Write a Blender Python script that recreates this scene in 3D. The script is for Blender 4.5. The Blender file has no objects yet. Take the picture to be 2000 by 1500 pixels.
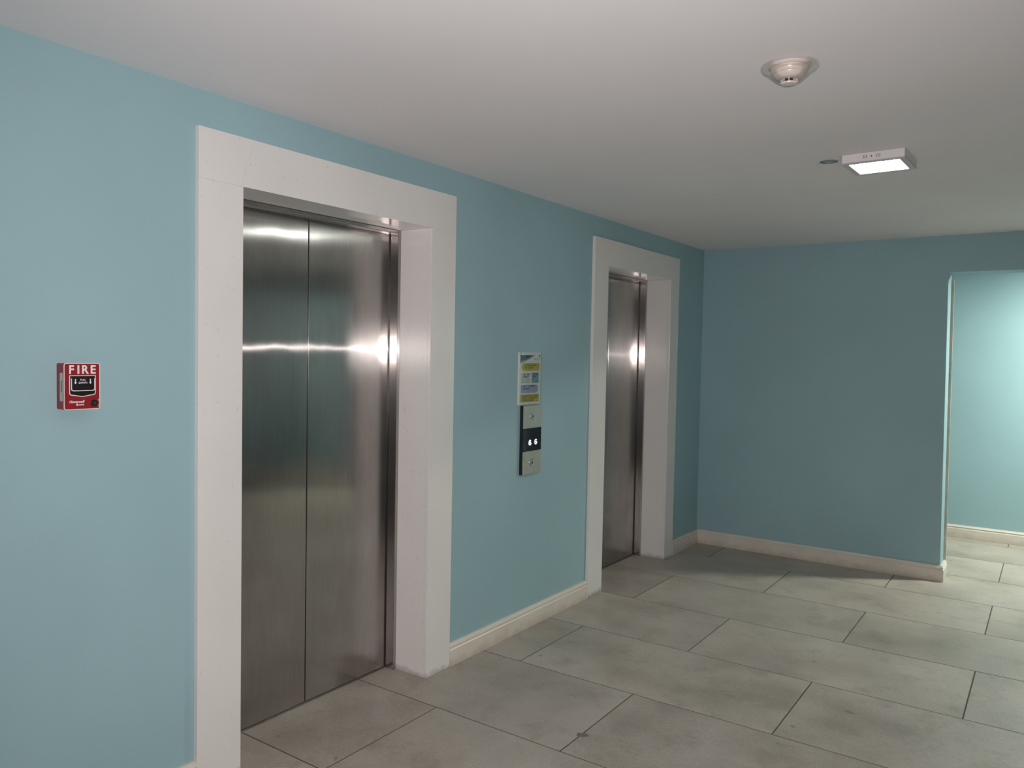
import bpy, bmesh, math, random
from mathutils import Matrix, Vector

random.seed(7)
scene = bpy.context.scene
COL = scene.collection

# ------------------------------------------------------------------ camera, world, lights, exposure
CAM = Vector((2.3615, -0.4136, 1.5141))
RIGHT = Vector((0.82065463, 0.57111334, 0.01885526))
UP = Vector((-0.03798024, 0.02159186, 0.99904519))
FWD = Vector((-0.57016092, 0.82058719, -0.03941048))
cam_data = bpy.data.cameras.new('camera')
cam_data.sensor_fit = 'HORIZONTAL'
cam_data.sensor_width = 36.0
cam_data.lens = 1527.93 / 2000.0 * 36.0
cam_data.clip_start = 0.02
cam = bpy.data.objects.new('camera', cam_data)
COL.objects.link(cam)
rot = Matrix((RIGHT, UP, -FWD)).transposed()
cam.matrix_world = Matrix.Translation(CAM) @ rot.to_4x4()
scene.camera = cam

world = bpy.data.worlds.new('world')
scene.world = world
world.use_nodes = True
world.node_tree.nodes['Background'].inputs[0].default_value = (0.55, 0.62, 0.6, 1)
world.node_tree.nodes['Background'].inputs[1].default_value = 0.02

# the phone's own flash, a small warm-white source beside the lens
fl = bpy.data.lights.new('phone_flash', 'SPOT')
fl.spot_size = math.radians(124)
fl.spot_blend = 1.0
fl.energy = 155.0
fl.color = (1.0, 0.92, 0.90)
fl.shadow_soft_size = 0.006
flash = bpy.data.objects.new('phone_flash', fl)
flash.matrix_world = Matrix.Translation(CAM + RIGHT * 0.018 + UP * 0.012 - FWD * 0.002) @ rot.to_4x4()
COL.objects.link(flash)

ROOM_LAMP = 25.0       # emission of the lobby's ceiling panel
PASSAGE_LAMP = 490.0   # emission of the passage's ceiling panel

vs = scene.view_settings
vs.view_transform = 'Standard'
vs.look = 'None'
vs.exposure = 0.60
vs.gamma = 1.0
vs.use_curve_mapping = False

# ------------------------------------------------------------------ measured layout (metres)
H = 2.369                       # ceiling
YB, YB2 = 5.665, 5.86           # dividing wall, near and far face
YF = 7.29                       # far wall of the passage
XR = 5.6                        # opposite wall
YN = -2.6                       # wall behind the camera
XE_T, XE_B = 1.736, 1.757       # edge of the dividing wall, slightly out of plumb
XO = 3.5                        # other side of the opening
ZO = 2.12                       # underside of the lintel
PR = 0.0203                     # casing projection
RV = -0.17                      # depth of the white reveal
DX = -0.225                     # face of the lift doors
LIFTS = [dict(o0=1.1265, o1=2.4729, i0=1.2988, i1=2.3007, ot=2.2437, it=2.0739),
         dict(o0=3.8242, o1=5.1302, i0=4.0029, i1=4.9792, ot=2.241, it=2.0738)]
BH, BT = 0.1088, 0.0235         # baseboard

# ------------------------------------------------------------------ materials
def srgb(r, g, b):
    f = lambda c: c / 12.92 if c <= 0.04045 else ((c + 0.055) / 1.055) ** 2.4
    return (f(r / 255), f(g / 255), f(b / 255), 1.0)

def mat(name, color, rough=0.5, metal=0.0, spec=0.5, coat=0.0):
    m = bpy.data.materials.new(name)
    m.use_nodes = True
    b = m.node_tree.nodes['Principled BSDF']
    b.inputs['Base Color'].default_value = color
    b.inputs['Roughness'].default_value = rough
    b.inputs['Metallic'].default_value = metal
    b.inputs['Specular IOR Level'].default_value = spec
    b.inputs['Coat Weight'].default_value = coat
    return m

def N(m, t, **kw):
    n = m.node_tree.nodes.new(t)
    for k, v in kw.items():
        if k in n.inputs:
            n.inputs[k].default_value = v
        else:
            setattr(n, k, v)
    return n

def LK(m, a, b):
    m.node_tree.links.new(a, b)

def coords(m, scale=(1, 1, 1), world=True):
    if world:
        g = N(m, 'ShaderNodeNewGeometry').outputs['Position']
    else:
        g = N(m, 'ShaderNodeTexCoord').outputs['Object']
    mp = N(m, 'ShaderNodeMapping')
    mp.inputs['Scale'].default_value = scale
    LK(m, g, mp.inputs['Vector'])
    return mp.outputs['Vector']

def noise(m, vec, scale, detail=3.0, rough=0.5):
    n = N(m, 'ShaderNodeTexNoise')
    n.inputs['Scale'].default_value = scale
    n.inputs['Detail'].default_value = detail
    n.inputs['Roughness'].default_value = rough
    LK(m, vec, n.inputs['Vector'])
    return n.outputs['Fac']

def ramp(m, fac, stops):
    r = N(m, 'ShaderNodeValToRGB')
    els = r.color_ramp.elements
    while len(els) < len(stops):
        els.new(0.5)
    for e, (p, c) in zip(els, stops):
        e.position = p
        e.color = c
    LK(m, fac, r.inputs['Fac'])
    return r.outputs['Color']

def mix(m, fac, a, b, blend='MIX'):
    x = N(m, 'ShaderNodeMix')
    x.data_type = 'RGBA'
    x.blend_type = blend
    for s, v in ((x.inputs[0], fac), (x.inputs[6], a), (x.inputs[7], b)):
        if hasattr(v, 'is_output'):
            LK(m, v, s)
        else:
            s.default_value = v
    return x.outputs[2]

def bump(m, h, strength, dist=0.01):
    b = N(m, 'ShaderNodeBump')
    b.inputs['Strength'].default_value = strength
    b.inputs['Distance'].default_value = dist
    LK(m, h, b.inputs['Height'])
    return b.outputs['Normal']

def P(m):
    return m.node_tree.nodes['Principled BSDF']

def scale_col(c, k):
    return (c[0] * k, c[1] * k, c[2] * k, 1)

def painted(name, c, rough=0.55, peel=0.12, mott=0.05):
    m = mat(name, c, rough, spec=0.35)
    v = coords(m)
    n1 = noise(m, v, 1.3, 4)
    col = ramp(m, n1, [(0.3, scale_col(c, 1 - mott)), (0.7, scale_col(c, 1 + mott))])
    LK(m, col, P(m).inputs['Base Color'])
    n2 = noise(m, v, 260, 2)
    n3 = noise(m, v, 9, 3)
    s = N(m, 'ShaderNodeMath', operation='MULTIPLY_ADD')
    LK(m, n2, s.inputs[0]); s.inputs[1].default_value = 0.15
    LK(m, n3, s.inputs[2])
    LK(m, bump(m, s.outputs[0], peel, 0.006), P(m).inputs['Normal'])
    return m

TEAL = (0.300, 0.460, 0.505, 1)
M_WALL = painted('teal_paint', TEAL, 0.6)
M_CEIL = painted('ceiling_paint', (0.85, 0.825, 0.845, 1), 0.8, 0.06, 0.025)

# polished white stone of the lift surrounds, with a grimy foot
def white_stone():
    c = (0.735, 0.725, 0.712, 1)
    m = mat('white_stone', c, 0.16, spec=0.5)
    v = coords(m)
    n1 = noise(m, v, 3.0, 5)
    base = ramp(m, n1, [(0.3, scale_col(c, 0.97)), (0.7, scale_col(c, 1.02))])
    spk = ramp(m, noise(m, v, 48, 1), [(0.705, (0, 0, 0, 1)), (0.74, (1, 1, 1, 1))])
    base = mix(m, mix(m, 0.16, (0, 0, 0, 1), spk), base, (0.35, 0.33, 0.31, 1))
    sep = N(m, 'ShaderNodeSeparateXYZ')
    LK(m, N(m, 'ShaderNodeNewGeometry').outputs['Position'], sep.inputs[0])
    wob = N(m, 'ShaderNodeMath', operation='MULTIPLY_ADD')
    LK(m, noise(m, v, 17, 4, 0.6), wob.inputs[0]); wob.inputs[1].default_value = -0.06
    LK(m, sep.outputs['Z'], wob.inputs[2])
    dirt = ramp(m, wob.outputs[0], [(0.0, (1, 1, 1, 1)), (0.004, (0.0, 0.0, 0.0, 1))])
    mr = N(m, 'ShaderNodeMapRange')
    mr.inputs['From Min'].default_value = -0.030; mr.inputs['From Max'].default_value = -0.002
    mr.inputs['To Min'].default_value = 0.55; mr.inputs['To Max'].default_value = 0.0
    LK(m, wob.outputs[0], mr.inputs['Value'])
    m.node_tree.nodes.remove(dirt.node)
    col = mix(m, mr.outputs['Result'], base, (0.20, 0.16, 0.12, 1))
    LK(m, col, P(m).inputs['Base Color'])
    LK(m, bump(m, noise(m, v, 6, 2), 0.03, 0.01), P(m).inputs['Normal'])
    return m
M_STONE = white_stone()

def skirting():
    c = (0.68, 0.63, 0.56, 1)
    m = mat('cream_skirting', c, 0.35)
    v = coords(m)
    sep = N(m, 'ShaderNodeSeparateXYZ')
    LK(m, N(m, 'ShaderNodeNewGeometry').outputs['Position'], sep.inputs[0])
    wob = N(m, 'ShaderNodeMath', operation='MULTIPLY_ADD')
    LK(m, noise(m, v, 14, 4, 0.6), wob.inputs[0]); wob.inputs[1].default_value = -0.10
    LK(m, sep.outputs['Z'], wob.inputs[2])
    mr = N(m, 'ShaderNodeMapRange')
    mr.inputs['From Min'].default_value = -0.045; mr.inputs['From Max'].default_value = 0.0
    mr.inputs['To Min'].default_value = 0.42; mr.inputs['To Max'].default_value = 0.0
    LK(m, wob.outputs[0], mr.inputs['Value'])
    base = ramp(m, noise(m, v, 5, 4), [(0.3, scale_col(c, 0.94)), (0.7, scale_col(c, 1.04))])
    LK(m, mix(m, mr.outputs['Result'], base, (0.36, 0.27, 0.18, 1)), P(m).inputs['Base Color'])
    return m
M_SKIRT = skirting()

# brushed stainless with a vertical grain: reflections spread sideways far more than up and down
def steel(name, c=(0.50, 0.475, 0.455, 1), lobes=((0.76, 0.07, 0.0085), (0.165, 0.26, 0.055), (0.075, 0.50, 0.0024)), wav=0.05):
    m = mat(name, c, 0.3, 1.0)
    m.node_tree.nodes.remove(P(m))
    geo = N(m, 'ShaderNodeNewGeometry')
    T = N(m, 'ShaderNodeVectorMath', operation='CROSS_PRODUCT')     # level direction along the surface
    T.inputs[0].default_value = (0, 0, 1)
    LK(m, geo.outputs['True Normal'], T.inputs[1])
    T0 = T
    T = N(m, 'ShaderNodeVectorMath', operation='ADD')
    LK(m, T0.outputs[0], T.inputs[0])
    T.inputs[1].default_value = (0.0004, 0.001, 0)
    soft = noise(m, coords(m, (1, 1, 0.7)), 4.5, 2, 0.4)
    nrm = bump(m, soft, wav, 0.02)
    blot = noise(m, coords(m, (1, 1, 0.5)), 5, 4, 0.6)
    hair = noise(m, coords(m, (1, 1, 0.01)), 700, 2, 0.6)
    col = ramp(m, blot, [(0.3, scale_col(c, 0.86)), (0.7, scale_col(c, 1.08))])
    col = mix(m, 1.0, col, ramp(m, hair, [(0.35, (0.92, 0.92, 0.92, 1)), (0.65, (1.05, 1.05, 1.05, 1))]), 'MULTIPLY')
    acc, wsum = None, 0.0
    for w, ax, ay in lobes:
        gl = N(m, 'ShaderNodeBsdfAnisotropic', distribution='GGX')
        r2 = math.sqrt(ax * ay)
        gl.inputs['Roughness'].default_value = math.sqrt(r2)
        gl.inputs['Anisotropy'].default_value = r2 / ax - 1.0
        LK(m, col, gl.inputs['Color'])
        LK(m, T.outputs[0], gl.inputs['Tangent'])
        LK(m, nrm, gl.inputs['Normal'])
        wsum += w
        if acc is None:
            acc = gl.outputs[0]
        else:
            ms = N(m, 'ShaderNodeMixShader')
            ms.inputs[0].default_value = w / wsum
            LK(m, acc, ms.inputs[1]); LK(m, gl.outputs[0], ms.inputs[2])
            acc = ms.outputs[0]
    LK(m, acc, m.node_tree.nodes['Material Output'].inputs['Surface'])
    return m
M_STEEL = steel('brushed_steel')
M_FRAME = steel('brushed_steel_frame', (0.48, 0.45, 0.44, 1), wav=0.015)

def tile_mat():
    m = mat('stone_tile', (0.33, 0.32, 0.295, 1), 0.42, spec=0.45)
    oi = N(m, 'ShaderNodeObjectInfo')
    add = N(m, 'ShaderNodeVectorMath', operation='MULTIPLY_ADD')
    cb = N(m, 'ShaderNodeCombineXYZ')
    for k in range(3):
        LK(m, oi.outputs['Random'], cb.inputs[k])
    LK(m, cb.outputs[0], add.inputs[0])
    add.inputs[1].default_value = (37, 53, 11)
    LK(m, N(m, 'ShaderNodeNewGeometry').outputs['Position'], add.inputs[2])
    v = add.outputs[0]
    big = noise(m, v, 2.2, 5, 0.6)
    col = ramp(m, big, [(0.30, (0.300, 0.268, 0.228, 1)), (0.5, (0.390, 0.354, 0.308, 1)), (0.68, (0.450, 0.415, 0.370, 1))])
    fine = ramp(m, noise(m, v, 90, 3, 0.7), [(0.35, (0.90, 0.90, 0.90, 1)), (0.65, (1.06, 1.06, 1.06, 1))])
    col = mix(m, 1.0, col, fine, 'MULTIPLY')
    tone = N(m, 'ShaderNodeMapRange')
    tone.inputs['To Min'].default_value = 0.93; tone.inputs['To Max'].default_value = 1.07
    LK(m, oi.outputs['Random'], tone.inputs['Value'])
    col = mix(m, 1.0, col, tone.outputs['Result'], 'MULTIPLY')
    # scuffs and foot traffic
    sc = ramp(m, noise(m, v, 5.5, 6, 0.75), [(0.53, (0, 0, 0, 1)), (0.76, (0.55, 0.55, 0.55, 1))])
    col = mix(m, sc, col, (0.17, 0.15, 0.125, 1))
    spk = ramp(m, noise(m, v, 21, 0), [(0.86, (0, 0, 0, 1)), (0.88, (0.5, 0.5, 0.5, 1))])
    col = mix(m, spk, col, (0.12, 0.10, 0.09, 1))
    LK(m, col, P(m).inputs['Base Color'])
    LK(m, ramp(m, big, [(0.3, (0.36, 0.36, 0.36, 1)), (0.7, (0.52, 0.52, 0.52, 1))]), P(m).inputs['Roughness'])
    LK(m, bump(m, noise(m, v, 60, 4), 0.05, 0.004), P(m).inputs['Normal'])
    return m
M_TILE = tile_mat()

def speckled(name, c, rough, amt=0.12, sc=30, **kw):
    m = mat(name, c, rough, **kw)
    col = ramp(m, noise(m, coords(m), sc, 3), [(0.3, scale_col(c, 1 - amt)), (0.7, scale_col(c, 1 + amt))])
    LK(m, col, P(m).inputs['Base Color'])
    return m
M_GROUT = speckled('grout', (0.080, 0.070, 0.060, 1), 0.9, 0.3)
M_SILL = speckled('dull_sill_metal', (0.16, 0.145, 0.13, 1), 0.6, 0.3)
M_RED = speckled('red_enamel', (0.25, 0.014, 0.020, 1), 0.35, 0.10, 40)
M_WHITE = speckled('white_print', (0.74, 0.70, 0.70, 1), 0.5, 0.04)
M_BLACK = speckled('black_plastic', (0.012, 0.011, 0.012, 1), 0.35, 0.2)
M_DARK = speckled('dark_recess', (0.02, 0.02, 0.02, 1), 0.8, 0.2)
M_PLAST = speckled('ivory_plastic', (0.68, 0.60, 0.55, 1), 0.3, 0.03)
M_LAMPW = speckled('white_lamp_metal', (0.68, 0.66, 0.66, 1), 0.4, 0.02)
M_GUM = speckled('dark_spot', (0.15, 0.145, 0.12, 1), 0.7, 0.2, 120)
M_TRIM = speckled('bare_wood_strip', (0.52, 0.49, 0.42, 1), 0.7, 0.15, 14)
M_PLATE = speckled('satin_steel_plate', (0.41, 0.415, 0.36, 1), 0.38, 0.08, 60, metal=0.55)
M_RING = speckled('button_steel', (0.62, 0.60, 0.57, 1), 0.22, 0.05, metal=1.0)
M_GLASSBLK = speckled('black_display_glass', (0.006, 0.006, 0.012, 1), 0.08, 0.1)
M_PAPER = speckled('paper', (0.66, 0.66, 0.66, 1), 0.5, 0.03)
M_NAVY = speckled('print_navy', (0.022, 0.030, 0.055, 1), 0.5, 0.1)
M_SLATE = speckled('print_slate_blue', (0.15, 0.21, 0.27, 1), 0.5, 0.06)
M_YEL = speckled('print_mustard', (0.46, 0.38, 0.06, 1), 0.5, 0.06)
M_BLU = speckled('print_grey_blue', (0.19, 0.30, 0.37, 1), 0.5, 0.06)
M_PUR = speckled('print_lilac', (0.30, 0.31, 0.50, 1), 0.5, 0.06)
M_GREY = speckled('print_pale_grey', (0.48, 0.49, 0.47, 1), 0.5, 0.04)
M_INK = speckled('print_ink', (0.03, 0.032, 0.03, 1), 0.5, 0.1)
M_INKY = speckled('print_olive_ink', (0.07, 0.062, 0.012, 1), 0.5, 0.1)
M_INKP = speckled('print_indigo_ink', (0.05, 0.052, 0.12, 1), 0.5, 0.1)
M_INKB = speckled('print_teal_ink', (0.025, 0.05, 0.075, 1), 0.5, 0.1)
M_INKG = speckled('print_grey_ink', (0.30, 0.31, 0.30, 1), 0.5, 0.1)

def emitter(name, c, s):
    m = bpy.data.materials.new(name)
    m.use_nodes = True
    nt = m.node_tree
    nt.nodes.clear()
    e = nt.nodes.new('ShaderNodeEmission')
    o = nt.nodes.new('ShaderNodeOutputMaterial')
    e.inputs[0].default_value = c
    e.inputs[1].default_value = s
    nt.links.new(e.outputs[0], o.inputs[0])
    return m
M_LED = emitter('led_panel', (0.95, 1.0, 0.94, 1), ROOM_LAMP)
M_LED2 = emitter('led_panel_passage', (0.98, 1.0, 0.86, 1), PASSAGE_LAMP)
M_DIGIT = emitter('lit_digit', (0.95, 0.97, 1.0, 1), 0.85)

def clear_plastic(name, tint=(0.93, 0.95, 0.94, 1), gloss=0.10, rough=0.08, fres=0.55):
    m = bpy.data.materials.new(name)
    m.use_nodes = True
    nt = m.node_tree
    nt.nodes.clear()
    t = nt.nodes.new('ShaderNodeBsdfTransparent')
    g = nt.nodes.new('ShaderNodeBsdfGlossy')
    f = nt.nodes.new('ShaderNodeLayerWeight')
    a = nt.nodes.new('ShaderNodeMath')
    mx = nt.nodes.new('ShaderNodeMixShader')
    o = nt.nodes.new('ShaderNodeOutputMaterial')
    t.inputs[0].default_value = tint
    g.inputs[0].default_value = (0.9, 0.92, 0.92, 1)
    g.inputs[1].default_value = rough
    f.inputs[0].default_value = 0.35
    a.operation = 'MULTIPLY_ADD'
    a.inputs[1].default_value = fres
    a.inputs[2].default_value = gloss
    nt.links.new(f.outputs['Fresnel'], a.inputs[0])
    nt.links.new(a.outputs[0], mx.inputs[0])
    nt.links.new(t.outputs[0], mx.inputs[1])
    nt.links.new(g.outputs[0], mx.inputs[2])
    nt.links.new(mx.outputs[0], o.inputs[0])
    return m
M_CLEAR = clear_plastic('clear_acrylic', gloss=0.0, fres=0.05)
M_COVER = clear_plastic('clear_dust_cover', (0.95, 0.96, 0.955, 1), 0.03, 0.12, 0.34)

# ------------------------------------------------------------------ mesh helpers
def box(bm, x0, x1, y0, y1, z0, z1, bev=0.0):
    vs_ = [bm.verts.new((x, y, z)) for x in (x0, x1) for y in (y0, y1) for z in (z0, z1)]
    q = [(0, 1, 3, 2), (4, 6, 7, 5), (0, 4, 5, 1), (2, 3, 7, 6), (0, 2, 6, 4), (1, 5, 7, 3)]
    fs = [bm.faces.new([vs_[i] for i in f]) for f in q]
    if bev:
        es = list({e for f in fs for e in f.edges})
        bmesh.ops.bevel(bm, geom=es, offset=bev, segments=2, affect='EDGES', profile=0.5)

def prism(bm, pts, to3, d0, d1):
    """pts: outline in 2-D; to3(u, v, d) -> 3-D point; extruded from d0 to d1."""
    a = [bm.verts.new(to3(u, v, d0)) for u, v in pts]
    b = [bm.verts.new(to3(u, v, d1)) for u, v in pts]
    n = len(pts)
    bm.faces.new(list(reversed(a)))
    bm.faces.new(b)
    for i in range(n):
        j = (i + 1) % n
        bm.faces.new((a[i], a[j], b[j], b[i]))

def band(bm, outer, inner, to3, d0, d1, closed=True):
    n = len(outer)
    O0 = [bm.verts.new(to3(u, v, d0)) for u, v in outer]
    O1 = [bm.verts.new(to3(u, v, d1)) for u, v in outer]
    I0 = [bm.verts.new(to3(u, v, d0)) for u, v in inner]
    I1 = [bm.verts.new(to3(u, v, d1)) for u, v in inner]
    for i in range(n if closed else n - 1):
        j = (i + 1) % n
        bm.faces.new((O1[i], O1[j], I1[j], I1[i]))
        bm.faces.new((O0[j], O0[i], I0[i], I0[j]))
        bm.faces.new((O0[i], O0[j], O1[j], O1[i]))
        bm.faces.new((I0[j], I0[i], I1[i], I1[j]))
    if not closed:
        for k in (0, n - 1):
            bm.faces.new((O0[k], O1[k], I1[k], I0[k]))

def lathe(bm, prof, cx, cy, seg=40):
    rings = []
    for r, z in prof:
        rings.append([bm.verts.new((cx + r * math.cos(2 * math.pi * k / seg), cy + r * math.sin(2 * math.pi * k / seg), z)) for k in range(seg)])
    for a, b in zip(rings, rings[1:]):
        for k in range(seg):
            j = (k + 1) % seg
            bm.faces.new((a[k], a[j], b[j], b[k]))
    return rings

def rrect(u0, u1, v0, v1, r, seg=5, corners=(1, 1, 1, 1)):
    pts = []
    for k, (cu, cv, a0) in enumerate(((u1 - r, v1 - r, 0), (u0 + r, v1 - r, 90), (u0 + r, v0 + r, 180), (u1 - r, v0 + r, 270))):
        if corners[k] and r > 0:
            for s in range(seg + 1):
                a = math.radians(a0 + 90 * s / seg)
                pts.append((cu + r * math.cos(a), cv + r * math.sin(a)))
        else:
            pts.append(((u1, v1), (u0, v1), (u0, v0), (u1, v0))[k])
    return pts

def circ(cu, cv, r, n=24):
    return [(cu + r * math.cos(2 * math.pi * k / n), cv + r * math.sin(2 * math.pi * k / n)) for k in range(n)]

def on_wall(u, v, d):       # left wall: u = along the wall, v = up, d = out of the wall
    return (d, u, v)

def uv_box(me):
    """UVs in metres so that u runs across the grain and v along the height."""
    uv = me.uv_layers.new(name='UVMap')
    for p in me.polygons:
        n = p.normal
        for li in p.loop_indices:
            c = me.vertices[me.loops[li].vertex_index].co
            if abs(n.x) >= max(abs(n.y), abs(n.z)):
                uv.data[li].uv = (c.y, c.z)
            elif abs(n.y) >= abs(n.z):
                uv.data[li].uv = (c.x, c.z)
            else:
                uv.data[li].uv = (c.y, c.x)

def link_mesh(name, me, m, parent=None):
    o = bpy.data.objects.new(name, me)
    if m is not None and not me.materials:
        me.materials.append(m)
    COL.objects.link(o)
    if parent is not None:
        o.parent = parent
        o.matrix_parent_inverse = parent.matrix_world.inverted()
    return o

def obj(name, bm, m, parent=None, smooth=False, uv=False):
    bmesh.ops.recalc_face_normals(bm, faces=bm.faces[:])
    me = bpy.data.meshes.new(name)
    bm.to_mesh(me)
    bm.free()
    if uv:
        uv_box(me)
    if smooth:
        for p in me.polygons:
            p.use_smooth = True
        me.set_sharp_from_angle(angle=math.radians(35))
    return link_mesh(name, me, m, parent)

def empty(name, loc=(0, 0, 0)):
    o = bpy.data.objects.new(name, None)
    o.location = loc
    COL.objects.link(o)
    bpy.context.view_layer.update()
    return o

def tag(o, label=None, cat=None, group=None, kind=None):
    for k, v in (('label', label), ('category', cat), ('group', group), ('kind', kind)):
        if v:
            o[k] = v
    return o

def qbox(name, m, parent, *a, bev=0.0, uv=False):
    bm = bmesh.new()
    box(bm, *a, bev=bev)
    return obj(name, bm, m, parent, uv=uv)

def lettering(name, body, u, v, size, m, parent, depth=0.0006, base=0.0, bold=0.0, shear=0.0, align='CENTER', sx=1.0, rot=0.0):
    cu = bpy.data.curves.new(name, 'FONT')
    cu.body = body
    cu.size = size
    cu.align_x = align
    cu.align_y = 'CENTER'
    cu.extrude = depth / 2
    cu.offset = bold
    cu.shear = shear
    tmp = bpy.data.objects.new(name, cu)
    COL.objects.link(tmp)
    dg = bpy.context.evaluated_depsgraph_get()
    me = bpy.data.meshes.new_from_object(tmp.evaluated_get(dg))
    bpy.data.objects.remove(tmp)
    bpy.data.curves.remove(cu)
    X = Matrix(((0, 0, 1, base + depth / 2), (1, 0, 0, u), (0, 1, 0, v), (0, 0, 0, 1)))
    me.transform(X @ Matrix.Rotation(rot, 4, 'Z') @ Matrix.Diagonal((sx, 1, 1, 1)))
    me.name = name
    me.materials.clear()
    return link_mesh(name, me, m, parent)

# ------------------------------------------------------------------ setting: floor
floor = qbox('floor', M_GROUT, None, -0.30, XR, YN, YF, -0.06, -0.0013)
tag(floor, 'grey stone-look floor of large tiles laid in running bond', None, None, 'structure')
TL, TW, J = 1.23, 0.63, 0.0060
R0 = 5.2602
full_mesh = None
k0 = math.floor((R0 - YF) / TW)
k1 = math.ceil((R0 - YN) / TW)
for k in range(k0, k1 + 1):
    ya, yb = R0 - TW * (k + 1), R0 - TW * k
    ya2, yb2 = max(ya, YN), min(yb, YF)
    if yb2 - ya2 < 0.02:
        continue
    off = 0.862 if k % 2 == 0 else 0.247
    n0 = math.floor((-0.30 - off) / TL)
    for n in range(n0, 6):
        xa, xb = off + n * TL, off + (n + 1) * TL
        xa2, xb2 = max(xa, -0.30), min(xb, XR)
        if xb2 - xa2 < 0.02:
            continue
        whole = (xa2, xb2, ya2, yb2) == (xa, xb, ya, yb)
        cx, cy = (xa2 + xb2) / 2, (ya2 + yb2) / 2
        if whole and full_mesh is not None:
            me = full_mesh
        else:
            bm = bmesh.new()
            wx, wy = (xb2 - xa2 - J) / 2, (yb2 - ya2 - J) / 2
            box(bm, -wx, wx, -wy, wy, -0.012, 0.0)
            es = [e for e in bm.edges if all(v.co.z > -0.001 for v in e.verts)]
            bmesh.ops.bevel(bm, geom=es, offset=0.0006, segments=1, affect='EDGES')
            bmesh.ops.recalc_face_normals(bm, faces=bm.faces[:])
            me = bpy.data.meshes.new('floor_tile')
            bm.to_mesh(me)
            bm.free()
            me.materials.append(M_TILE)
            if whole:
                full_mesh = me
        t = bpy.data.objects.new('floor_tile', me)
        COL.objects.link(t)
        t.parent = floor
        t.location = (cx, cy, random.uniform(-0.0004, 0.0))

# ------------------------------------------------------------------ setting: ceiling with an open cut-out
HX, HY, HR = 1.518, 3.178, 0.038
bm = bmesh.new()
xs = [-0.30, HX - 0.08, HX + 0.08, XR]
ys = [YN, HY - 0.08, HY + 0.08, YF]
grid = [[bm.verts.new((x, y, H)) for y in ys] for x in xs]
for i in range(3):
    for j in range(3):
        if i == 1 and j == 1:
            continue
        bm.faces.new((grid[i][j], grid[i][j + 1], grid[i + 1][j + 1], grid[i + 1][j]))
sq = [grid[2][2], grid[1][2], grid[1][1], grid[2][1]]      # corners at 45, 135, 225, 315 degrees
ring = [bm.verts.new((HX + HR * math.cos(math.radians(45 + 360 * k / 32)), HY + HR * math.sin(math.radians(45 + 360 * k / 32)), H)) for k in range(32)]
for c in range(4):
    for s in range(8):
        a, b = ring[c * 8 + s], ring[(c * 8 + s + 1) % 32]
        bm.faces.new((sq[c], a, b))
    bm.faces.new((sq[c], ring[(c * 8 + 8) % 32], sq[(c + 1) % 4]))
ceiling = obj('ceiling', bm, M_CEIL)
tag(ceiling, 'plain off-white painted plaster ceiling', None, None, 'structure')
bm = bmesh.new()
rg = lathe(bm, [(HR, H), (HR + 0.001, H + 0.012), (HR + 0.03, H + 0.013), (HR + 0.03, H + 0.10)], HX, HY, 32)
bm.faces.new(rg[-1])
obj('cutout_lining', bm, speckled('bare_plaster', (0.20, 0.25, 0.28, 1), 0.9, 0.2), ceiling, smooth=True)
# roof slab above so nothing leaks in
qbox('slab', M_CEIL, ceiling, -0.34, XR + 0.05, YN - 0.05, YF + 0.05, H + 0.12, H + 0.16)

# ------------------------------------------------------------------ setting: walls
bm = bmesh.new()
cuts = []
for L in LIFTS:
    cuts += [(L['i0'] - 0.02, L['i1'] + 0.02, L['it'] + 0.02)]
y = YN - 0.05
for a, b, zt in cuts:
    box(bm, -0.30, 0, y, a, 0, H)
    box(bm, -0.30, 0, a, b, zt, H)
    y = b
box(bm, -0.30, 0, y, YF + 0.05, 0, H)
box(bm, -0.34, -0.302, YN - 0.05, YF + 0.05, 0, H)
tag(obj('wall_left', bm, M_WALL), 'light teal painted wall holding both lifts', None, None, 'structure')

bm = bmesh.new()
# dividing wall: left piece with its slightly leaning edge, lintel, right piece
def xz(u, v, d):
    return (u, d, v)
ztop = H
sl = (XE_T - XE_B) / ZO
prism(bm, [(0, 0), (XE_B, 0), (XE_T, ZO), (XE_T, ztop), (0, ztop)], xz, YB, YB2)
prism(bm, [(XE_T, ZO), (XO, ZO), (XO, ztop), (XE_T, ztop)], xz, YB, YB2)
prism(bm, [(XO, 0), (XR, 0), (XR, ztop), (XO, ztop)], xz, YB, YB2)
bmesh.ops.remove_doubles(bm, verts=bm.verts[:], dist=0.0005)
tag(obj('wall_back', bm, M_WALL), 'teal wall at the end of the lobby with a wide opening', None, None, 'structure')
tag(qbox('wall_passage', M_WALL, None, -0.0, XR, YF, YF + 0.05, 0, H), 'brightly lit teal wall of the passage beyond the opening', None, None, 'structure')
tag(qbox('wall_right', M_WALL, None, XR, XR + 0.05, YN - 0.05, YF + 0.05, 0, H), 'teal wall opposite the lifts', None, None, 'structure')
tag(qbox('wall_rear', M_WALL, None, 0, XR, YN - 0.05, YN, 0, H), 'teal wall behind the viewer', None, None, 'structure')

# strip of bare wood on the far edge of the opening
bm = bmesh.new()
prism(bm, [(XE_B - 0.012, BH), (XE_B + 0.014, BH), (XE_T + 0.018, ZO - 0.035), (XE_T - 0.012, ZO - 0.035)], xz, YB2 + 0.001, YB2 + 0.015)
tag(obj('trim_3', bm, M_TRIM),
    'narrow bare wooden strip on the far edge of the wall opening', None, None, 'structure')

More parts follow.
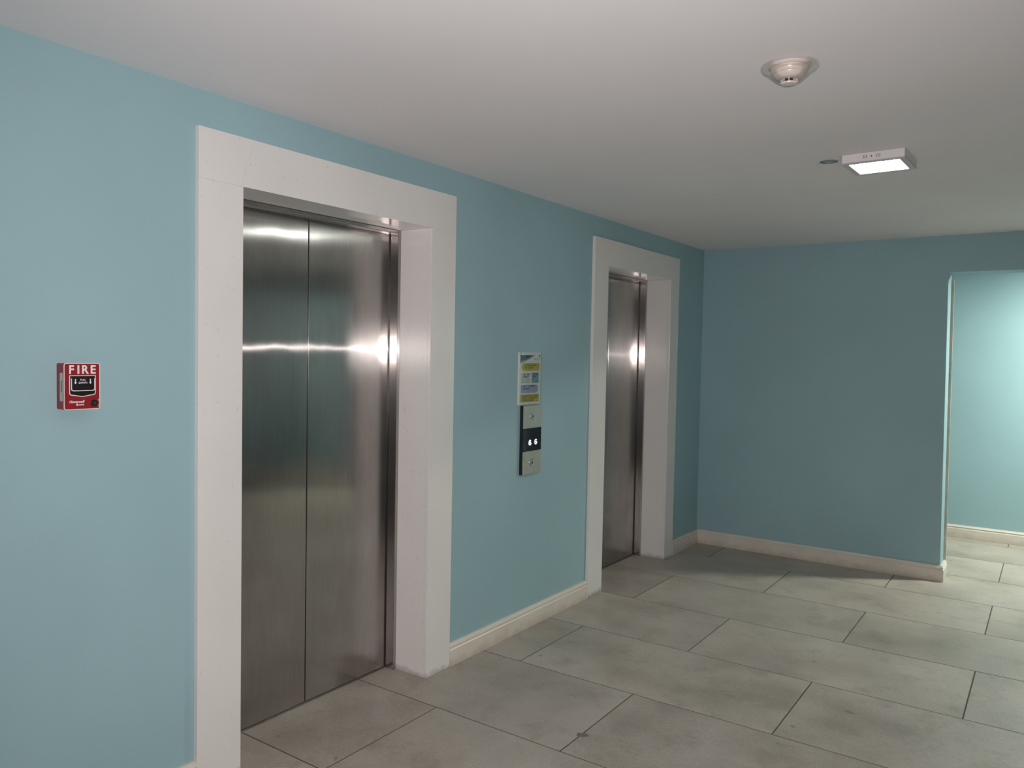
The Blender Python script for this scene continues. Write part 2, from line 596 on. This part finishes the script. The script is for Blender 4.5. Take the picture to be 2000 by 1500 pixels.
# ------------------------------------------------------------------ setting: baseboards
PROFILE = [(0, 0), (BT, 0), (BT, 0.079), (BT - 0.003, 0.083), (BT - 0.006, 0.0845), (BT - 0.006, 0.0885), (BT - 0.003, 0.090),
           (BT - 0.002, 0.094), (BT - 0.004, 0.099), (BT - 0.008, 0.102), (BT - 0.011, BH), (0, BH)]
def run(name, path, label, parent=None):
    """Sweep the skirting profile along path: (x, y, nx, ny) with (nx, ny) the mitred outward direction."""
    bm = bmesh.new()
    rows = []
    for x, y, nx, ny in path:
        rows.append([bm.verts.new((x + nx * d, y + ny * d, z)) for d, z in PROFILE])
    n = len(PROFILE)
    for a, b in zip(rows, rows[1:]):
        for i in range(n):
            j = (i + 1) % n
            bm.faces.new((a[i], a[j], b[j], b[i]))
    bm.faces.new(rows[0])
    bm.faces.new(list(reversed(rows[-1])))
    o = obj(name, bm, M_SKIRT, parent)
    return tag(o, label, None, None, 'structure') if parent is None else o
bl = empty('baseboard_left', (0, 2, 0))
tag(bl, 'cream moulded baseboard along the lift wall', None, None, 'structure')
g = 0.0008
run('baseboard_length', [(0, YN, 1, 0), (0, LIFTS[0]['o0'] - g, 1, 0)], None, bl)
run('baseboard_length', [(0, LIFTS[0]['o1'] + g, 1, 0), (0, LIFTS[1]['o0'] - g, 1, 0)], None, bl)
run('baseboard_length', [(0, LIFTS[1]['o1'] + g, 1, 0), (0, YB, 1, -1)], None, bl)
run('baseboard_back', [(0, YB, 1, -1), (XE_B, YB, 1, -1), (XE_B, YB2, 1, 0)], 'cream moulded baseboard turning the corner of the end wall')
run('baseboard_passage', [(0, YF, 0, -1), (XR, YF, 0, -1)], 'cream moulded baseboard in the bright passage beyond the opening')
run('baseboard_far_right', [(XO, YB2, -1, 0), (XO, YB, -1, -1), (XR, YB, 0, -1)], 'cream moulded baseboard right of the wall opening')
run('baseboard_right', [(XR, YB, -1, 0), (XR, YN, -1, 0)], 'cream moulded baseboard opposite the lifts')

# ------------------------------------------------------------------ lifts: white surrounds, steel frames, doors
for idx, L in enumerate(LIFTS):
    near = idx == 0
    tr = empty('trim_%d' % (idx + 1), (0, (L['o0'] + L['o1']) / 2, 0))
    tag(tr, ('wide white polished stone surround of the nearer lift' if near else 'wide white polished stone surround of the farther lift'), None, None, 'structure')
    B = 0.0016
    o0, o1, i0, i1, ot, it = (L[k] for k in ('o0', 'o1', 'i0', 'i1', 'ot', 'it'))
    qbox('casing_board', M_STONE, tr, 0.0, PR, o0, i0, 0.0, it - 0.0001, bev=0.0009)
    qbox('casing_board', M_STONE, tr, 0.0, PR, i1, o1, 0.0, it - 0.0001, bev=0.0009)
    qbox('casing_head', M_STONE, tr, 0.0, PR, o0, o1, it, ot, bev=0.0009)
    qbox('reveal_board', M_STONE, tr, RV, -0.0003, i0 - 0.02, i0, 0.0, it + 0.0)
    qbox('reveal_board', M_STONE, tr, RV, -0.0003, i1, i1 + 0.02, 0.0, it + 0.0)
    qbox('reveal_head', M_STONE, tr, RV, -0.0003, i0 - 0.02, i1 + 0.02, it + 0.0003, it + 0.02)
    if near:    # fine crack rising from the corner of the surround
        bm = bmesh.new()
        pts = [(1.291, 2.080), (1.300, 2.108), (1.309, 2.140), (1.320, 2.172), (1.330, 2.198), (1.339, 2.223)]
        outer = [(u, v) for u, v in pts]
        inner = [(u + 0.0011, v) for u, v in pts]
        band(bm, outer, inner, on_wall, PR - 0.0004, PR + 0.00015, closed=False)
        obj('hairline_crack', bm, speckled('crack_grey', (0.56, 0.54, 0.53, 1), 0.8, 0.2), tr)

    d = empty('door_%d' % (idx + 1), (DX, (i0 + i1) / 2, 0))
    tag(d, ('brushed steel centre-opening lift doors of the nearer lift' if near else 'brushed steel centre-opening lift doors of the farther lift'), None, None, 'structure')
    lip = 0.017
    zt = it - 0.017
    qbox('steel_jamb', M_FRAME, d, DX + 0.006, RV - 0.0005, i0 - 0.02, i0 + lip, 0.0, it - 0.0005, bev=0.0015, uv=True)
    qbox('steel_jamb', M_FRAME, d, DX + 0.006, RV - 0.0005, i1 - lip, i1 + 0.02, 0.0, it - 0.0005, bev=0.0015, uv=True)
    qbox('steel_head', M_FRAME, d, DX + 0.006, RV - 0.0012, i0 + lip, i1 - lip, zt, it - 0.0005, bev=0.0015, uv=True)
    mid = (i0 + i1) / 2
    qbox('gap_shade_strip', M_BLACK, d, DX + 0.0005, DX + 0.006, i0 - 0.01, i0 + lip - 0.001, 0.004, zt)  # black strips in the slits beside the jambs stand in for gap shade
    qbox('gap_shade_strip', M_BLACK, d, DX + 0.0005, DX + 0.006, i1 - lip + 0.001, i1 + 0.01, 0.004, zt)
    qbox('door_panel', M_STEEL, d, DX - 0.028, DX, i0 - 0.01, mid - 0.0022, 0.006, zt + 0.01, bev=0.0018, uv=True)
    qbox('door_panel', M_STEEL, d, DX - 0.028, DX, mid + 0.0022, i1 + 0.01, 0.006, zt + 0.01, bev=0.0018, uv=True)
    qbox('sill', M_SILL, d, DX - 0.05, DX + 0.007, i0 + lip, i1 - lip, 0.0, 0.0025, bev=0.0008)
    qbox('shade_backing', M_DARK, d, DX - 0.07, DX - 0.06, i0 - 0.02, i1 + 0.02, 0.0, it + 0.02)  # near-black sheet added so the gap between the panels reads as shade

# ------------------------------------------------------------------ fire alarm pull station
FU0, FU1, FV0, FV1, FD = 0.6845, 0.7875, 1.3270, 1.4620, 0.045
fa = empty('fire_alarm_box', (0, (FU0 + FU1) / 2, FV0))
tag(fa, 'small red manual fire alarm pull station with white lettering mounted on the teal wall', 'fire alarm')
W, HH = FU1 - FU0, FV1 - FV0
fu = lambda t: FU0 + W * t
fv = lambda t: FV0 + HH * t
bm = bmesh.new()
prism(bm, rrect(FU0 + 0.002, FU1 - 0.002, FV0 + 0.001, FV1 - 0.001, 0.004), on_wall, 0.0, FD - 0.005)
obj('housing', bm, M_RED, fa)
bm = bmesh.new()
prism(bm, rrect(FU0, FU1, FV0, FV1, 0.006), on_wall, FD - 0.0048, FD)
face = obj('front_cover', bm, M_RED, fa)
bm = bmesh.new()
band(bm, rrect(FU0, FU1, FV0, FV1, 0.006), rrect(FU0 + 0.0021, FU1 - 0.0021, FV0 + 0.0021, FV1 - 0.0021, 0.0042), on_wall, FD, FD + 0.0010)
obj('white_rim', bm, M_WHITE, face)
for ch, t in (('F', 0.205), ('I', 0.395), ('R', 0.575), ('E', 0.80)):
    lettering('raised_letter', ch, fu(t), fv(0.850), 0.034, M_WHITE, face, 0.0010, FD, bold=0.0010, sx=0.95 if ch != 'I' else 1.0)
# recess with white outline, pointed at the bottom
def shield(u0, u1, vt, vb, vp, r):
    pts = [(u1, vt), (u0, vt)]
    for s in range(6):
        a = math.radians(180 + 65 * s / 5)
        pts.append((u0 + r + r * math.cos(a), vb + r + r * math.sin(a)))
    pts.append(((u0 + u1) / 2, vp))
    for s in range(6):
        a = math.radians(295 + 65 * s / 5)
        pts.append((u1 - r + r * math.cos(a), vb + r + r * math.sin(a)))
    return pts
so = shield(fu(0.145), fu(0.875), fv(0.737), fv(0.305), fv(0.272), 0.008)
si = shield(fu(0.165), fu(0.855), fv(0.722), fv(0.322), fv(0.288), 0.0066)
bm = bmesh.new(); band(bm, so, si, on_wall, FD, FD + 0.0012); obj('recess_outline', bm, M_WHITE, face)
bm = bmesh.new(); prism(bm, si, on_wall, FD - 0.001, FD + 0.0003); obj('recess', bm, M_BLACK, face)
bm = bmesh.new()
hp = rrect(fu(0.195), fu(0.828), fv(0.408), fv(0.712), 0.007, corners=(0, 0, 1, 1))
prism(bm, hp, on_wall, FD + 0.0003, FD + 0.003)
handle = obj('pull_handle', bm, M_BLACK, fa)
def ushape(u0, u1, vt, vb, r):
    pts = [(u0, vt)]
    for s in range(7):
        a = math.radians(180 + 90 * s / 6); pts.append((u0 + r + r * math.cos(a), vb + r + r * math.sin(a)))
    for s in range(7):
        a = math.radians(270 + 90 * s / 6); pts.append((u1 - r + r * math.cos(a), vb + r + r * math.sin(a)))
    pts.append((u1, vt))
    return pts
bm = bmesh.new()
band(bm, ushape(fu(0.185), fu(0.842), fv(0.672), fv(0.398), 0.007), ushape(fu(0.205), fu(0.822), fv(0.672), fv(0.416), 0.0055), on_wall, FD + 0.0026, FD + 0.0038, closed=False)
obj('handle_outline', bm, M_WHITE, handle)
lettering('print', 'PULL', fu(0.512), fv(0.640), 0.0072, M_WHITE, handle, 0.0003, FD + 0.003, bold=0.00012)
lettering('print', 'DOWN', fu(0.512), fv(0.575), 0.0072, M_WHITE, handle, 0.0003, FD + 0.003, bold=0.00012)
for t in (0.305, 0.715):
    u = fu(t)
    bm = bmesh.new()
    s = 0.0015
    prism(bm, [(u - s, fv(0.662)), (u - s, fv(0.588)), (u - 0.0040, fv(0.588)), (u, fv(0.548)), (u + 0.0040, fv(0.588)), (u + s, fv(0.588)), (u + s, fv(0.662))],
          on_wall, FD + 0.003, FD + 0.0033)
    obj('arrow_print', bm, M_WHITE, handle)
lettering('maker_print', 'Honeywell', fu(0.350), fv(0.170), 0.0102, M_WHITE, face, 0.0003, FD, bold=0.00030, shear=0.25, sx=0.95)
bm = bmesh.new(); prism(bm, rrect(fu(0.34), fu(0.395), fv(0.085), fv(0.122), 0.001), on_wall, FD, FD + 0.0003); obj('small_emblem', bm, M_WHITE, face)
bm = bmesh.new()
for k in range(7):
    u = fu(0.415) + k * 0.0021
    box(bm, FD, FD + 0.0003, u, u + 0.0015, fv(0.092), fv(0.118))
obj('small_print', bm, M_WHITE, face)['kind'] = 'stuff'
bm = bmesh.new(); prism(bm, circ(fu(0.835), fv(0.132), 0.0098), on_wall, FD, FD + 0.0035); lock = obj('key_lock', bm, M_BLACK, fa, smooth=True)
bm = bmesh.new(); prism(bm, circ(fu(0.835), fv(0.132), 0.0058), on_wall, FD + 0.0035, FD + 0.0045); obj('lock_barrel', bm, M_DARK, lock, smooth=True)
bm = bmesh.new()
for v, w in ((0.205, 0.0022), (0.075, 0.0022), (0.175, 0.0012), (0.105, 0.0012)):
    box(bm, FD, FD + 0.0003, fu(0.955) - w / 2, fu(0.955) + w / 2, fv(v) - 0.001, fv(v) + 0.001)
obj('lock_print', bm, M_WHITE, face)['kind'] = 'stuff'
# paper label on the side of the housing
lab = qbox('side_label', M_GREY, fa, 0.020, 0.0385, FU0 + 0.0012, FU0 + 0.0022, fv(0.19), fv(0.79))
bm = bmesh.new()
v = fv(0.38)
while v < fv(0.62):
    h_ = random.uniform(0.0012, 0.0026)
    box(bm, 0.0265, 0.0325, FU0 + 0.0010, FU0 + 0.0013, v, v + h_)
    v += h_ + 0.0009
obj('label_print', bm, M_INK, lab)['kind'] = 'stuff'

# ------------------------------------------------------------------ notice in a clear holder above the call panel
SU0, SU1, SV0, SV1 = 3.037, 3.257, 1.2335, 1.5205
no = empty('notice_holder', (0, (SU0 + SU1) / 2, SV0))
tag(no, 'printed notice with mustard and lilac boxes in a clear acrylic holder between the lifts', 'notice')
ND = 0.0085
bm = bmesh.new(); box(bm, 0.0, 0.003, SU0, SU1, SV0, SV1, bev=0.0008); obj('back_sheet', bm, M_PAPER, no)
paper = qbox('paper_sheet', M_PAPER, no, 0.0032, ND, SU0 + 0.005, SU1 - 0.012, SV0 + 0.003, SV1 - 0.004)
su = lambda x: SU0 + (x - 275) / 525.0 * (SU1 - SU0)
sv = lambda y: SV1 - (y - 205) / 1205.0 * (SV1 - SV0)
def printed(name, pts, m, lift=0.0003):
    bm = bmesh.new()
    prism(bm, pts, on_wall, ND, ND + lift)
    return obj(name, bm, m, paper)
def sbox(x0, x1, y0, y1):
    return [(su(x1), sv(y0)), (su(x0), sv(y0)), (su(x0), sv(y1)), (su(x1), sv(y1))]
def curve_corner(x_end, y_end, bend):
    pts = [(su(300), sv(272))]
    pts.append((su(300), sv(y_end)))
    for s in range(1, 10):
        t = s / 9
        x = 300 + (x_end - 300) * t
        y = y_end - (y_end - 272) * t ** 1.0 + bend * math.sin(math.pi * t)
        pts.append((su(x), sv(y)))
    return pts
printed('slate_swoosh', curve_corner(640, 462, 14), M_SLATE)
printed('navy_corner', curve_corner(565, 415, 16), M_NAVY, 0.0005)
printed('dark_corner', [(su(765), sv(272)), (su(720), sv(272)), (su(740), sv(292)), (su(765), sv(312))], M_NAVY)
printed('mustard_box', rrect(su(325), su(752), sv(632), sv(447), 0.022, corners=(0, 1, 1, 0)), M_YEL)
printed('grey_box', sbox(318, 532, 672, 912), M_GREY)
printed('blue_box', sbox(566, 735, 668, 908), M_BLU)
printed('lilac_box', rrect(su(318), su(728), sv(1135), sv(950), 0.022, corners=(1, 0, 0, 1)), M_PUR)
printed('mustard_box', sbox(306, 748, 1160, 1345), M_YEL)
def scribble(name, rows_, m):
    """Illegible lettering: rows of uneven little strokes (x0, x1, y top, height)."""
    bm = bmesh.new()
    for x0, x1, y0, hh in rows_:
        x = x0
        while x < x1:
            w = random.uniform(9, 17)
            kind = random.random()
            if kind < 0.16:
                x += random.uniform(8, 16)
                continue
            yy = y0 + random.uniform(-3, 3)
            parts = [(x, x + 6.5, yy, yy + hh)]
            if kind < 0.7:
                parts.append((x + 6.5, x + w, yy, yy + hh * 0.22))
            if kind > 0.4:
                parts.append((x + 6.5, x + w, yy + hh * 0.78, yy + hh))
            if kind > 0.55:
                parts.append((x + w - 4, x + w, yy + hh * 0.25, yy + hh * 0.75))
            for a, b, c, d_ in parts:
                box(bm, ND + 0.0003, ND + 0.0006, su(a), su(b), sv(d_), sv(c))
            x += w + 4
    o = obj(name, bm, m, paper)
    o['kind'] = 'stuff'
scribble('faint_logo', [(615, 735, 330, 24), (625, 735, 362, 22)], M_INKG)
scribble('notice_lettering', [(378, 665, 484, 38), (378, 600, 540, 38)], M_INKY)
scribble('notice_lettering', [(368, 525, 690, 40), (368, 500, 742, 40)], M_INK)
scribble('notice_lettering', [(332, 525, 822, 12), (335, 500, 852, 12), (335, 480, 882, 10)], M_INKG)
scribble('notice_lettering', [(590, 725, 692, 36), (590, 690, 742, 34), (598, 630, 800, 30), (675, 705, 850, 28)], M_INKB)
scribble('notice_lettering', [(365, 640, 958, 36), (365, 520, 1018, 34)], M_INKP)
scribble('notice_lettering', [(345, 735, 1190, 36), (345, 720, 1238, 36), (345, 650, 1286, 36)], M_INKY)
bm = bmesh.new(); box(bm, ND + 0.0012, ND + 0.0030, SU0, SU1, SV0, SV1, bev=0.0006); obj('clear_front', bm, M_CLEAR, no)
for u_, v_ in ((SU0 + 0.02, SV1 - 0.008), (SU1 - 0.006, SV1 - 0.03)):
    bm = bmesh.new(); prism(bm, circ(u_, v_, 0.004, 16), on_wall, 0.003, ND + 0.0042); obj('glint_disc', bm, M_RING, no, smooth=True)  # bright steel discs stand in for sparkles on the acrylic

# ------------------------------------------------------------------ lift call panel
CU0, CU1, CV0, CV1, CD = 3.0665, 3.2475, 0.8560, 1.2325, 0.022
cp = empty('call_panel', (0, (CU0 + CU1) / 2, CV0))
tag(cp, 'lift call panel with two round buttons and lit digits, mounted between the lifts', 'call panel')
qbox('back_box', M_BLACK, cp, 0.0, CD - 0.002, CU0, CU1 - 0.002, CV0 + 0.001, CV1 - 0.001, bev=0.001)
ZA, ZB = 0.9815, 1.1075
for nm, z0, z1, up in (('lower', CV0, ZA, False), ('upper', ZB, CV1, True)):
    pl = qbox('button_plate', M_PLATE, cp, CD - 0.002, CD, CU0 + 0.001, CU1, z0, z1, bev=0.0006)
    cu_, cv_ = (CU0 + CU1) / 2 - 0.002, (z0 + z1) / 2
    bm = bmesh.new(); band(bm, circ(cu_, cv_, 0.0235, 32), circ(cu_, cv_, 0.0195, 32), on_wall, CD, CD + 0.003); obj('button_ring', bm, M_RING, pl, smooth=True)
    bm = bmesh.new(); prism(bm, circ(cu_, cv_, 0.0195, 32), on_wall, CD, CD + 0.0004); obj('button_gap', bm, M_BLACK, pl)
    bm = bmesh.new(); prism(bm, circ(cu_, cv_, 0.0172, 32), on_wall, CD + 0.0004, CD + 0.0042); bt = obj('call_button', bm, M_RING, pl, smooth=True)
    s = 1 if up else -1
    bm = bmesh.new()
    prism(bm, [(cu_ - 0.0035, cv_ - 0.009 * s), (cu_ + 0.0035, cv_ - 0.009 * s), (cu_ + 0.0035, cv_ + 0.001 * s), (cu_ + 0.009, cv_ + 0.001 * s),
               (cu_, cv_ + 0.011 * s), (cu_ - 0.009, cv_ + 0.001 * s), (cu_ - 0.0035, cv_ + 0.001 * s)], on_wall, CD + 0.0042, CD + 0.0046)
    obj('arrow_mark', bm, M_DARK, bt)
disp = qbox('display_screen', M_GLASSBLK, cp, CD - 0.002, CD, CU0 + 0.001, CU1, ZA + 0.0006, ZB - 0.0006, bev=0.0006)
DIGITS = ((3.1357, 1.0287), (3.1934, 1.0297))
def six(cu, cv, w, h):
    """A bold rounded 6 as one outline band: hook, stem and closed bowl."""
    t = w * 0.25
    a_, b_ = w / 2 - t / 2, h / 2 - t / 2
    bb = h * 0.31 - t / 2
    path = []
    for k in range(9):                      # hook and stem, from the top right round to the left
        q = math.radians(35 + 145 * k / 8)
        path.append((cu + a_ * math.cos(q), cv + b_ * math.sin(q)))
    cb_ = cv - h / 2 + h * 0.31
    for k in range(1, 27):                  # bowl
        q = math.radians(180 + 360 * k / 26)
        path.append((cu + a_ * math.cos(q), cb_ + bb * math.sin(q)))
    return path, t
for cu_, cv_ in DIGITS:
    path, t = six(cu_, cv_, 0.0270, 0.0310)
    lft, rgt = [], []
    for k, (u, v) in enumerate(path):
        a = path[max(k - 1, 0)]; b = path[min(k + 1, len(path) - 1)]
        du, dv = b[0] - a[0], b[1] - a[1]
        L_ = math.hypot(du, dv) or 1
        lft.append((u - dv / L_ * t / 2, v + du / L_ * t / 2))
        rgt.append((u + dv / L_ * t / 2, v - du / L_ * t / 2))
    bm = bmesh.new()
    band(bm, lft, rgt, on_wall, CD, CD + 0.0004, closed=False)
    obj('lit_digit', bm, M_DIGIT, disp)

# ------------------------------------------------------------------ smoke detector
SX, SY = 1.688, 1.948
sd = empty('smoke_detector', (SX, SY, H))
tag(sd, 'round ivory smoke detector under a clear dust cover on the ceiling', 'smoke detector')
bm = bmesh.new()
r_ = lathe(bm, [(0.060, H), (0.060, H - 0.005), (0.057, H - 0.008), (0.053, H - 0.008)], SX, SY); bm.faces.new(r_[-1]); bm.faces.new(r_[0])
obj('base_ring', bm, M_PLAST, sd, smooth=True)
bm = bmesh.new()
r_ = lathe(bm, [(0.0535, H - 0.006), (0.053, H - 0.014), (0.050, H - 0.022), (0.0475, H - 0.0245), (0.0455, H - 0.0255), (0.0435, H - 0.031), (0.038, H - 0.037), (0.031, H - 0.0405), (0.018, H - 0.0405)], SX, SY)
bm.faces.new(r_[-1]); bm.faces.new(r_[0])
obj('body', bm, M_PLAST, sd, smooth=True)
bm = bmesh.new()
r_ = lathe(bm, [(0.017, H - 0.040), (0.017, H - 0.0505)], SX, SY, 24); bm.faces.new(r_[-1]); bm.faces.new(r_[0])
obj('sensing_chamber', bm, M_DARK, sd, smooth=True)
bm = bmesh.new()
r_ = lathe(bm, [(0.0235, H - 0.0495), (0.0242, H - 0.051), (0.0235, H - 0.0535), (0.019, H - 0.055)], SX, SY); bm.faces.new(r_[-1]); bm.faces.new(r_[0])
obj('cap', bm, M_PLAST, sd, smooth=True)
for k in range(8):
    a = 2 * math.pi * (k + 0.3) / 8
    bm = bmesh.new()
    box(bm, -0.0035, 0.0035, -0.0015, 0.0015, H - 0.0505, H - 0.0395)
    bmesh.ops.transform(bm, matrix=Matrix.Translation((SX, SY, 0)) @ Matrix.Rotation(a, 4, 'Z') @ Matrix.Translation((0.0205, 0, 0)), verts=bm.verts[:])
    obj('rib', bm, M_PLAST, sd)
bm = bmesh.new(); 
bmesh.ops.create_uvsphere(bm, u_segments=10, v_segments=8, radius=0.0026, matrix=Matrix.Translation((SX + 0.018, SY - 0.0452, H - 0.0245)))
obj('indicator', bm, M_WHITE, sd, smooth=True)
bm = bmesh.new()
lathe(bm, [(0.081, H - 0.001), (0.081, H - 0.009), (0.077, H - 0.014), (0.0665, H - 0.020), (0.061, H - 0.0225), (0.058, H - 0.0275), (0.048, H - 0.0375), (0.036, H - 0.047), (0.0265, H - 0.0515)], SX, SY)
obj('dust_cover', bm, M_COVER, sd, smooth=True)

# ------------------------------------------------------------------ square ceiling lamps
def ceiling_lamp(x, y, led, label, rotz):
    t = empty('ceiling_lamp', (x, y, H))
    tag(t, label, 'ceiling lamp', 'square surface-mounted ceiling lamps')
    s, hgt, rim = 0.1215, 0.040, 0.0245
    kids = []
    bm = bmesh.new()
    # pan with open underside
    outer = [(-s, -s), (s, -s), (s, s), (-s, s)]
    e = s - rim
    inner = [(-e, -e), (e, -e), (e, e), (-e, e)]
    to = lambda u, v, d: (u, v, d)
    band(bm, outer, inner, to, -hgt, -hgt + 0.004)
    for (x0, x1, y0, y1) in ((-s, s, -s, -s + 0.003), (-s, s, s - 0.003, s), (-s, -s + 0.003, -s, s), (s - 0.003, s, -s, s)):
        box(bm, x0, x1, y0, y1, -hgt + 0.0005, -0.0015)
    box(bm, -s + 0.003, s - 0.003, -s + 0.003, s - 0.003, -hgt + 0.004, -0.0016)
    box(bm, -s + 0.006, s - 0.006, -s + 0.006, s - 0.006, -0.0016, 0.0)
    kids.append(obj('housing', bm, M_LAMPW, None))
    bm = bmesh.new(); box(bm, -e, e, -e, e, -hgt + 0.001, -hgt + 0.0035); kids.append(obj('diffuser', bm, led, None))
    ves = []
    for cx in (-0.030, 0.020):
        for q in range(3):
            bm = bmesh.new()
            u = cx + (q - 1) * 0.0062
            box(bm, u - 0.0009, u + 0.0009, -s - 0.0005, -s + 0.001, -hgt * 0.62, -hgt * 0.28)
            kids.append(obj('vent_slot', bm, M_DARK, None))
    bm = bmesh.new(); prism(bm, circ(-0.005, -hgt * 0.46, 0.0028, 14), lambda u, v, d: (u, d, v), -s - 0.0012, -s + 0.001); kids.append(obj('screw', bm, M_DARK, None))
    for o in kids:
        o.parent = t
    t.rotation_euler.z = rotz
    return t
ceiling_lamp(1.7155, 3.205, M_LED, 'lit square white ceiling lamp beside the round cut-out in the lobby ceiling', math.radians(-2.0))
ceiling_lamp(3.00, 6.49, M_LED2, 'lit square white ceiling lamp in the passage beyond the opening', 0.0)

# ------------------------------------------------------------------ small dark spot on the tile joint
bm = bmesh.new()
pts = []
for k in range(26):
    a = 2 * math.pi * k / 26
    r = 1 + 0.18 * math.sin(2 * a + 0.6) + 0.10 * math.sin(5 * a)
    pts.append((0.868 + 0.021 * r * math.cos(a), 2.274 + 0.020 * r * math.sin(a)))
pts2 = [(0.868 + (u - 0.868) * 0.7, 2.274 + (v - 2.274) * 0.7) for u, v in pts]
lo = [bm.verts.new((u, v, -0.0003)) for u, v in pts]
hi = [bm.verts.new((u, v, 0.0018)) for u, v in pts2]
for k in range(26):
    j = (k + 1) % 26
    bm.faces.new((lo[k], lo[j], hi[j], hi[k]))
bm.faces.new(hi); bm.faces.new(list(reversed(lo)))
tag(obj('dried_spot', bm, M_GUM, None, smooth=True), 'small dark dried spot stuck on a floor tile joint', 'stain')
